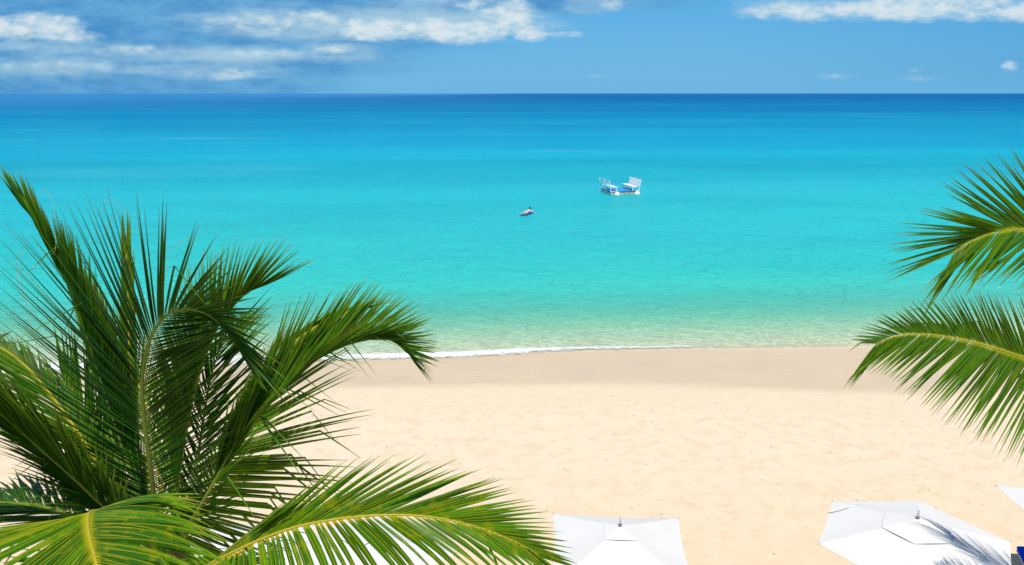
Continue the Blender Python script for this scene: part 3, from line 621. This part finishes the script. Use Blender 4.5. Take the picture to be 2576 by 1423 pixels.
def parasol(cx, cy, sides, rad, rot, rim, top, label, vent=0.3, group='white beach parasols'):
    o = empty('beach_parasol', (cx, cy, 0.3)); tag(o, label, 'parasol', group)
    z0 = 0.3
    cs = [Vector((rad * math.cos(rot + 2 * math.pi * i / sides), rad * math.sin(rot + 2 * math.pi * i / sides), rim - z0)) for i in range(sides)]
    pk = Vector((0, 0, top - z0))
    v, f = canopy_mesh(cs, pk, vent * 0.5, 1.0, 0.05 if sides == 4 else 0.02, 0.015)
    c_ = mesh_obj('canopy', v, f, canvas, o, smooth=False)
    sm = c_.modifiers.new('cloth', 'SOLIDIFY'); sm.thickness = 0.006
    v, f = canopy_mesh(cs, pk, 0.002, vent, 0.0, -0.004, 0.014, 8, 6)
    t_ = mesh_obj('vent_flap', v, f, canvas, o, smooth=False); sm = t_.modifiers.new('cloth', 'SOLIDIFY'); sm.thickness = 0.006
    for q in cs:                                  # seams and corner caps
        mb = MB(); mb.tube([pk.lerp(q, vent), pk.lerp(q, 1.0)], 0.006, 5); 
        for vv in mb.v: vv.z -= 0.012
        mb.build('rib', wood, o)
        mb = MB(); mb.lathe([(0.002, 0.012), (0.016, 0.008), (0.018, -0.01), (0.008, -0.02)], 8, tuple(q * 0.992 + Vector((0, 0, 0.02)))); mb.build('corner_cap', steel, o, smooth=True)
    mb = MB(); mb.lathe([(0.035, 0.0), (0.035, 0.012), (0.014, 0.02), (0.012, 0.03), (0.02, 0.045), (0.016, 0.075), (0.009, 0.09), (0.009, 0.1), (0.018, 0.108), (0.022, 0.122), (0.016, 0.137), (0.003, 0.142)], 16, (0, 0, top - z0 + 0.035))
    mb.build('finial', steel, o, smooth=True)
    mb = MB(); mb.tube([(0, 0, 0.02), (0, 0, top - z0 + 0.03)], 0.024, 12); mb.build('pole', wood, o, smooth=True)
    mb = MB(); mb.lathe([(0.27, -0.08), (0.27, 0.02), (0.25, 0.05), (0.05, 0.08), (0.04, 0.25)], 24); mb.build('base', concrete, o, smooth=True)
    return o
sq = 2.36 / math.sqrt(2)
parasol(1.88, 12.5, 4, sq, R(45 - 4), 2.2, 2.67, 'square white parasol in open sand, right of the palm frond tips', 0.235)
parasol(7.18, 12.75, 6, 1.73, R(1), 2.2, 2.67, 'six-sided white parasol with palm shadows across it', 0.36)
parasol(10.95, 13.6, 4, sq, R(45 - 5), 2.2, 2.67, 'white parasol cut by the right edge, only one sharp corner showing', 0.235)
parasol(-2.62, 12.35, 4, 1.66, R(92), 2.2, 2.67, 'white parasol behind the bright low palm frond', 0.235)
parasol(-4.85, 12.25, 4, sq, R(45 - 2), 2.2, 2.67, 'white parasol behind the leaflets beside the base of the left palm', 0.235)

# dry leaflets lying on the six-sided parasol
def strip(name, pts, wd, mat, label):
    o = empty(name, pts[0]); tag(o, label, 'leaf')
    sp, _ = catmull([Vector(p) for p in pts], 14); v = []; f = []
    for k, q in enumerate(sp):
        T = (sp[min(14, k + 1)] - sp[max(0, k - 1)]).normalized(); W = T.cross(Vector((0, 0, 1))).normalized() * (wd * (1 - 0.85 * k / 14)); qq = q - Vector(pts[0])
        v += [qq + W, qq + Vector((0, 0, 0.004)), qq - W]
    for k in range(14): a0 = k * 3; f += [(a0, a0 + 1, a0 + 4, a0 + 3), (a0 + 1, a0 + 2, a0 + 5, a0 + 4)]
    me = mesh_obj('blade', v, f, mat, o); return o
dryleaf = principled('dry_leaf', (0.42, 0.27, 0.12), 0.8, 0.2)
def on_hex(px, py):            # point on the sloping canvas seen at that spot
    d = (P(px, py, 1) - Vector((0, 0, 10))); best = None
    for k in range(400):
        s = 12 + k * 0.01; q = Vector((0, 0, 10)) + d * s
        r = max(abs((q.x - 7.18) * math.cos(a) + (q.y - 12.75) * math.sin(a)) for a in (R(31), R(91), R(151)))
        zc = 2.67 - 0.47 * r / 1.498
        if q.z <= zc + 0.012: return q
    return q
strip('dry_leaflet', [on_hex(2082, 1291), on_hex(2105, 1286), on_hex(2130, 1279), on_hex(2163, 1269)], 0.010, dryleaf, 'thin brown dry leaflet lying on a corner of the six-sided parasol')

# ------------------------------------------------------------------ sun lounger at the right edge
blue_c = principled('navy_cushion', (0.004, 0.06, 0.80), 0.9, 0.0, bump=0.4)
cream = principled('cream_resin', (0.62, 0.57, 0.48), 0.5, 0.3)
lo = empty('sun_lounger', (10.50, 13.42, 0.34), R(-4)); tag(lo, 'sun lounger with a navy blue cushion beside the six-sided parasol', 'sun lounger')
mb = MB(); mb.box(-0.34, 0.34, -1.0, 0.35, 0.26, 0.31); mb.box(-0.36, -0.31, -1.0, 0.95, 0.22, 0.32); mb.box(0.31, 0.36, -1.0, 0.95, 0.22, 0.32); mb.build('frame', cream, lo, bevel=0.01)
for sx in (-0.32, 0.32):
    for sy in (-0.85, 0.8):
        mb = MB(); mb.box(sx - 0.025, sx + 0.025, sy - 0.03, sy + 0.03, -0.05, 0.22); mb.build('leg', cream, lo, bevel=0.006)
mb = MB(); mb.box(-0.33, 0.33, -0.98, 0.3, 0.313, 0.39); mb.build('seat_cushion', blue_c, lo, bevel=0.03)
Mb = Matrix.Translation((0, 0.33, 0.31)) @ Matrix.Rotation(R(24), 4, 'X')
mb = MB(); mb.box(-0.34, 0.34, 0, 0.78, 0.0, 0.03, Mb); mb.build('backrest', cream, lo, bevel=0.008)
mb = MB(); mb.box(-0.34, 0.34, 0.02, 0.82, 0.034, 0.11, Mb); mb.build('back_cushion', blue_c, lo, bevel=0.03)

# ------------------------------------------------------------------ swim platform
wpaint = principled('white_paint', (0.90, 0.89, 0.86), 0.45, 0.4, noise_amt=0.05)
hullp = principled('weathered_cream_paint', (0.66, 0.62, 0.50), 0.6, 0.3, noise_amt=0.25, nscale=3)
deckp = principled('blue_deck_paint', (0.035, 0.30, 0.62), 0.6, 0.3)
rustp = principled('algae_brown', (0.20, 0.17, 0.06), 0.9, 0.1)
chrome = principled('ladder_steel', (0.6, 0.62, 0.63), 0.2, 0.5, 1.0)
blackr = principled('dark_rubber', (0.03, 0.03, 0.035), 0.7, 0.3)
pf = empty('swim_platform', (9.95, 80.4, 0.0), R(13)); tag(pf, 'white floating swim platform with two facing benches and a blue deck', 'swim platform')
S_ = 3.15
mb = MB(); mb.box(0.03, S_ - 0.03, 0.03, S_ - 0.03, -0.25, 0.26); mb.build('hull', hullp, pf, bevel=0.02)
mb = MB(); mb.box(0.02, S_ - 0.02, 0.02, S_ - 0.02, -0.24, 0.02); mb.build('waterline_growth', rustp, pf)
mb = MB(); mb.box(0, S_, 0, S_, 0.263, 0.3); mb.build('deck_edge', blackr, pf, bevel=0.008)
mb = MB(); mb.box(0.05, S_ - 0.05, 0.05, S_ - 0.05, 0.303, 0.325); mb.build('deck', deckp, pf)
for (x0, x1) in ((0.0, 0.55), (S_ - 0.55, S_)):
    mb = MB(); mb.box(x0, x1, -0.03, 0.06, 0.31, 0.37); mb.build('edge_rail', wpaint, pf, bevel=0.008)
for (x, y) in ((0.12, -0.02), (S_ - 0.12, -0.02), (0.0, S_ - 0.15), (S_, 0.2)):
    mb = MB(); mb.box(x - 0.09, x + 0.09, y - 0.08, y + 0.08, 0.06, 0.19); mb.build('corner_cleat', wpaint, pf, bevel=0.02)
def bench(side):
    X0 = 0.08 if side < 0 else S_ - 0.08; s = 1 if side < 0 else -1     # s points inboard
    def bx(a, b, y0, y1, z0, z1): 
        m_ = MB(); m_.box(min(X0 + s * a, X0 + s * b), max(X0 + s * a, X0 + s * b), y0, y1, z0, z1); return m_
    b = bx(0.1, 0.72, 0.1, S_ - 0.1, 0.72, 0.78).build('bench_seat', wpaint, pf, bevel=0.01)
    bx(0.68, 0.7, 0.12, S_ - 0.12, 0.66, 0.716).build('seat_apron', wpaint, b)
    for yy_ in (0.16, S_ / 2 , S_ - 0.16):
        bx(0.6, 0.68, yy_ - 0.04, yy_ + 0.04, 0.325, 0.716).build('bench_leg', wpaint, b)
    # leaning backrest: posts, top rail, planks
    lean = -0.22
    def at_(z): return lean * (z - 0.325) / 1.1
    for yy_ in (0.1, S_ / 2, S_ - 0.1):
        m_ = MB(); sh = Matrix.Identity(4); sh[0][2] = s * lean / 1.1; off_ = Matrix.Translation((X0 + s * 0.0, 0, 0))
        m_.box(-0.035, 0.035, yy_ - 0.05, yy_ + 0.05, 0, 1.15, Matrix.Translation((X0, 0, 0.325)) @ sh); m_.build('back_post', wpaint, b)
    gap = 0.36 if side < 0 else 0.30
    zs = [(1.36, 1.47), (1.18, 1.215), (1.06, 1.095), (0.88, 0.96)] if side < 0 else [(1.28, 1.47), (1.08, 1.25), (0.89, 1.055), (0.79, 0.865)]
    for z0, z1 in zs:
        m_ = MB(); xo = X0 + s * at_((z0 + z1) / 2)
        m_.box(min(s * 0.038, s * 0.065), max(s * 0.038, s * 0.065), 0.06, S_ - 0.06, z0 - 0.325, z1 - 0.325, Matrix.Translation((X0, 0, 0.325)) @ sh); m_.build('back_plank', wpaint, b)
bench(-1); bench(1)
for x in (1.55, 1.97):
    pts = [(x, -0.09, -0.9), (x, -0.09, 0.65), (x, -0.07, 0.76), (x, 0.0, 0.82), (x, 0.1, 0.82), (x, 0.2, 0.76), (x, 0.22, 0.66), (x, 0.22, 0.325)]
    mb = MB(); mb.tube(pts, 0.024, 8); lad = mb.build('ladder_rail', chrome, pf, smooth=True)
for z in (-0.6, -0.3, 0.0):
    mb = MB(); mb.box(1.575, 1.945, -0.13, -0.05, z, z + 0.03); mb.build('ladder_rung', chrome, pf)
mb = MB(); mb.box(1.59, 1.93, -0.03, 0.025, -0.1, 0.24); mb.build('ladder_board', principled('tan_board', (0.62, 0.52, 0.34), 0.7, 0.2), pf)
for bxp in (0.6, 2.75):
    o = empty('mooring_buoy', pf.location + Matrix.Rotation(R(13), 3, 'Z') @ Vector((bxp, -0.34, 0)))
    tag(o, 'round white buoy against the %s end of the swim platform front, by the %s bench' % (('left', 'open-backed') if bxp < 1 else ('right', 'plank-backed')), 'buoy', 'buoys on the swim platform')
    mb = MB(); mb.lathe([(0.28 * math.sin(math.pi * max(0.02, min(0.98, k / 16))), 0.07 - 0.28 * math.cos(math.pi * k / 16)) for k in range(17)], 24); mb.build('float', wpaint, o, smooth=True)
    mb = MB(); mb.tube([(0, 0, 0.33), (0, 0.1, 0.38), (0, 0.33, 0.33)], 0.015, 6); mb.build('rope', cream, o)

# ------------------------------------------------------------------ swimmer on an air mat
fx, fy = 0.90, 66.3; dirv = Vector((0.40, 0.92, 0)).normalized(); sidev = Vector((dirv.y, -dirv.x, 0))
mat_o = empty('air_mattress', (fx, fy, -0.035), math.atan2(dirv.y, dirv.x)); tag(mat_o, 'blue inflatable mat floating under the swimmer', 'air mattress')
mb = MB()
for k in range(5): mb.tube([(-0.05, -0.24 + 0.12 * k, 0.05), (0.1, -0.24 + 0.12 * k, 0.06), (1.6, -0.24 + 0.12 * k, 0.06), (1.7, -0.24 + 0.12 * k, 0.055)], [0.03, 0.065, 0.065, 0.03], 10)
mb.build('mattress_body', principled('blue_vinyl', (0.01, 0.09, 0.30), 0.4, 0.5), mat_o, smooth=True)
mb = MB()
for k in range(4): mb.tube([(1.72, -0.21 + 0.14 * k, 0.07), (1.92, -0.21 + 0.14 * k, 0.09)], [0.06, 0.06], 10)
mb.build('headrest', principled('bright_blue_vinyl', (0.01, 0.20, 0.55), 0.3, 0.5), mat_o, smooth=True)

per = empty('person', (fx, fy, 0.07), math.atan2(dirv.y, dirv.x)); tag(per, 'person with dark hair lying face down on a blue mat, one arm in the water', 'person')
skinm = principled('skin', (0.74, 0.54, 0.42), 0.5, 0.4, noise_amt=0.05)
J = {  # x forward to the head, y left, z up
 'pelvis': (0.85, 0, 0.13, 0.15), 'waist': (1.05, 0, 0.13, 0.125), 'chest': (1.27, 0, 0.16, 0.15), 'neck': (1.47, 0, 0.24, 0.06), 'skull': (1.55, 0, 0.31, 0.085), 'crown': (1.62, 0, 0.36, 0.09),
 'hl': (0.80, 0.10, 0.12, 0.095), 'kl': (0.42, 0.13, 0.10, 0.06), 'cl': (0.25, 0.13, 0.11, 0.058), 'al': (0.02, 0.12, 0.08, 0.035), 'fl': (-0.12, 0.13, 0.04, 0.03),
 'hr': (0.80, -0.10, 0.12, 0.095), 'kr': (0.42, -0.14, 0.10, 0.06), 'cr': (0.25, -0.15, 0.11, 0.058), 'ar': (0.02, -0.16, 0.08, 0.035), 'fr': (-0.12, -0.17, 0.04, 0.03),
 'sl': (1.36, 0.18, 0.17, 0.065), 'el': (1.55, 0.32, 0.08, 0.045), 'wl': (1.75, 0.2, 0.06, 0.03), 'pl': (1.84, 0.15, 0.06, 0.032),
 'sr': (1.36, -0.18, 0.17, 0.065), 'er': (1.36, -0.36, 0.10, 0.045), 'wr': (1.46, -0.48, 0.03, 0.03), 'pr': (1.50, -0.55, 0.0, 0.032)}
E = [('pelvis', 'waist'), ('waist', 'chest'), ('chest', 'neck'), ('neck', 'skull'), ('skull', 'crown'), ('pelvis', 'hl'), ('hl', 'kl'), ('kl', 'cl'), ('cl', 'al'), ('al', 'fl'), ('pelvis', 'hr'), ('hr', 'kr'), ('kr', 'cr'), ('cr', 'ar'), ('ar', 'fr'),
     ('chest', 'sl'), ('sl', 'el'), ('el', 'wl'), ('wl', 'pl'), ('chest', 'sr'), ('sr', 'er'), ('er', 'wr'), ('wr', 'pr')]
for s_n, (hx, hy, hz_), (ddx, ddy) in (('l', (1.84, 0.15, 0.06), (0.95, -0.3)), ('r', (1.50, -0.55, 0.0), (0.5, -0.85))):
    for i in range(5):
        an = (i - 2) * 0.28; cx_, cy_ = ddx * math.cos(an) - ddy * math.sin(an), ddx * math.sin(an) + ddy * math.cos(an); Lf = (0.07, 0.085, 0.09, 0.085, 0.065)[i]
        J['f%s%da' % (s_n, i)] = (hx + cx_ * Lf * 0.5, hy + cy_ * Lf * 0.5, hz_, 0.010); J['f%s%db' % (s_n, i)] = (hx + cx_ * Lf, hy + cy_ * Lf, hz_ - 0.015, 0.008)
        E += [('p' + s_n, 'f%s%da' % (s_n, i)), ('f%s%da' % (s_n, i), 'f%s%db' % (s_n, i))]
names = list(J); me = bpy.data.meshes.new('body'); me.from_pydata([J[k_][:3] for k_ in names], [(names.index(a), names.index(b_)) for a, b_ in E], [])
bo = bpy.data.objects.new('body', me); C.objects.link(bo); bo.parent = per; me.materials.append(skinm)
smo = bo.modifiers.new('skin', 'SKIN'); 
for i, k_ in enumerate(names):
    sv = me.skin_vertices[0].data[i]; r_ = J[k_][3]; sv.radius = (r_, r_ * (0.8 if k_ in ('pelvis', 'waist', 'chest') else 1)); sv.use_root = (k_ == 'pelvis')
ss = bo.modifiers.new('sub', 'SUBSURF'); ss.levels = 2; ss.render_levels = 2
hair = principled('dark_hair', (0.012, 0.009, 0.007), 0.7, 0.3)
mb = MB(); mb.lathe([(0.108 * math.sin(math.pi * max(0.03, min(0.97, k / 12))), 0.115 * -math.cos(math.pi * k / 12)) for k in range(13)], 16, (1.58, 0, 0.36)); mb.build('hair', hair, per, smooth=True)
mb = MB(); mb.tube([(0.60, 0.1, 0.13), (0.86, 0.06, 0.14), (0.98, 0.0, 0.14)], [0.092, 0.13, 0.14], 12); mb.tube([(0.60, -0.11, 0.13), (0.86, -0.06, 0.14), (0.98, 0.0, 0.14)], [0.092, 0.13, 0.14], 12)
mb.build('swim_shorts', principled('pale_shorts', (0.55, 0.50, 0.42), 0.8, 0.2), per, smooth=True)
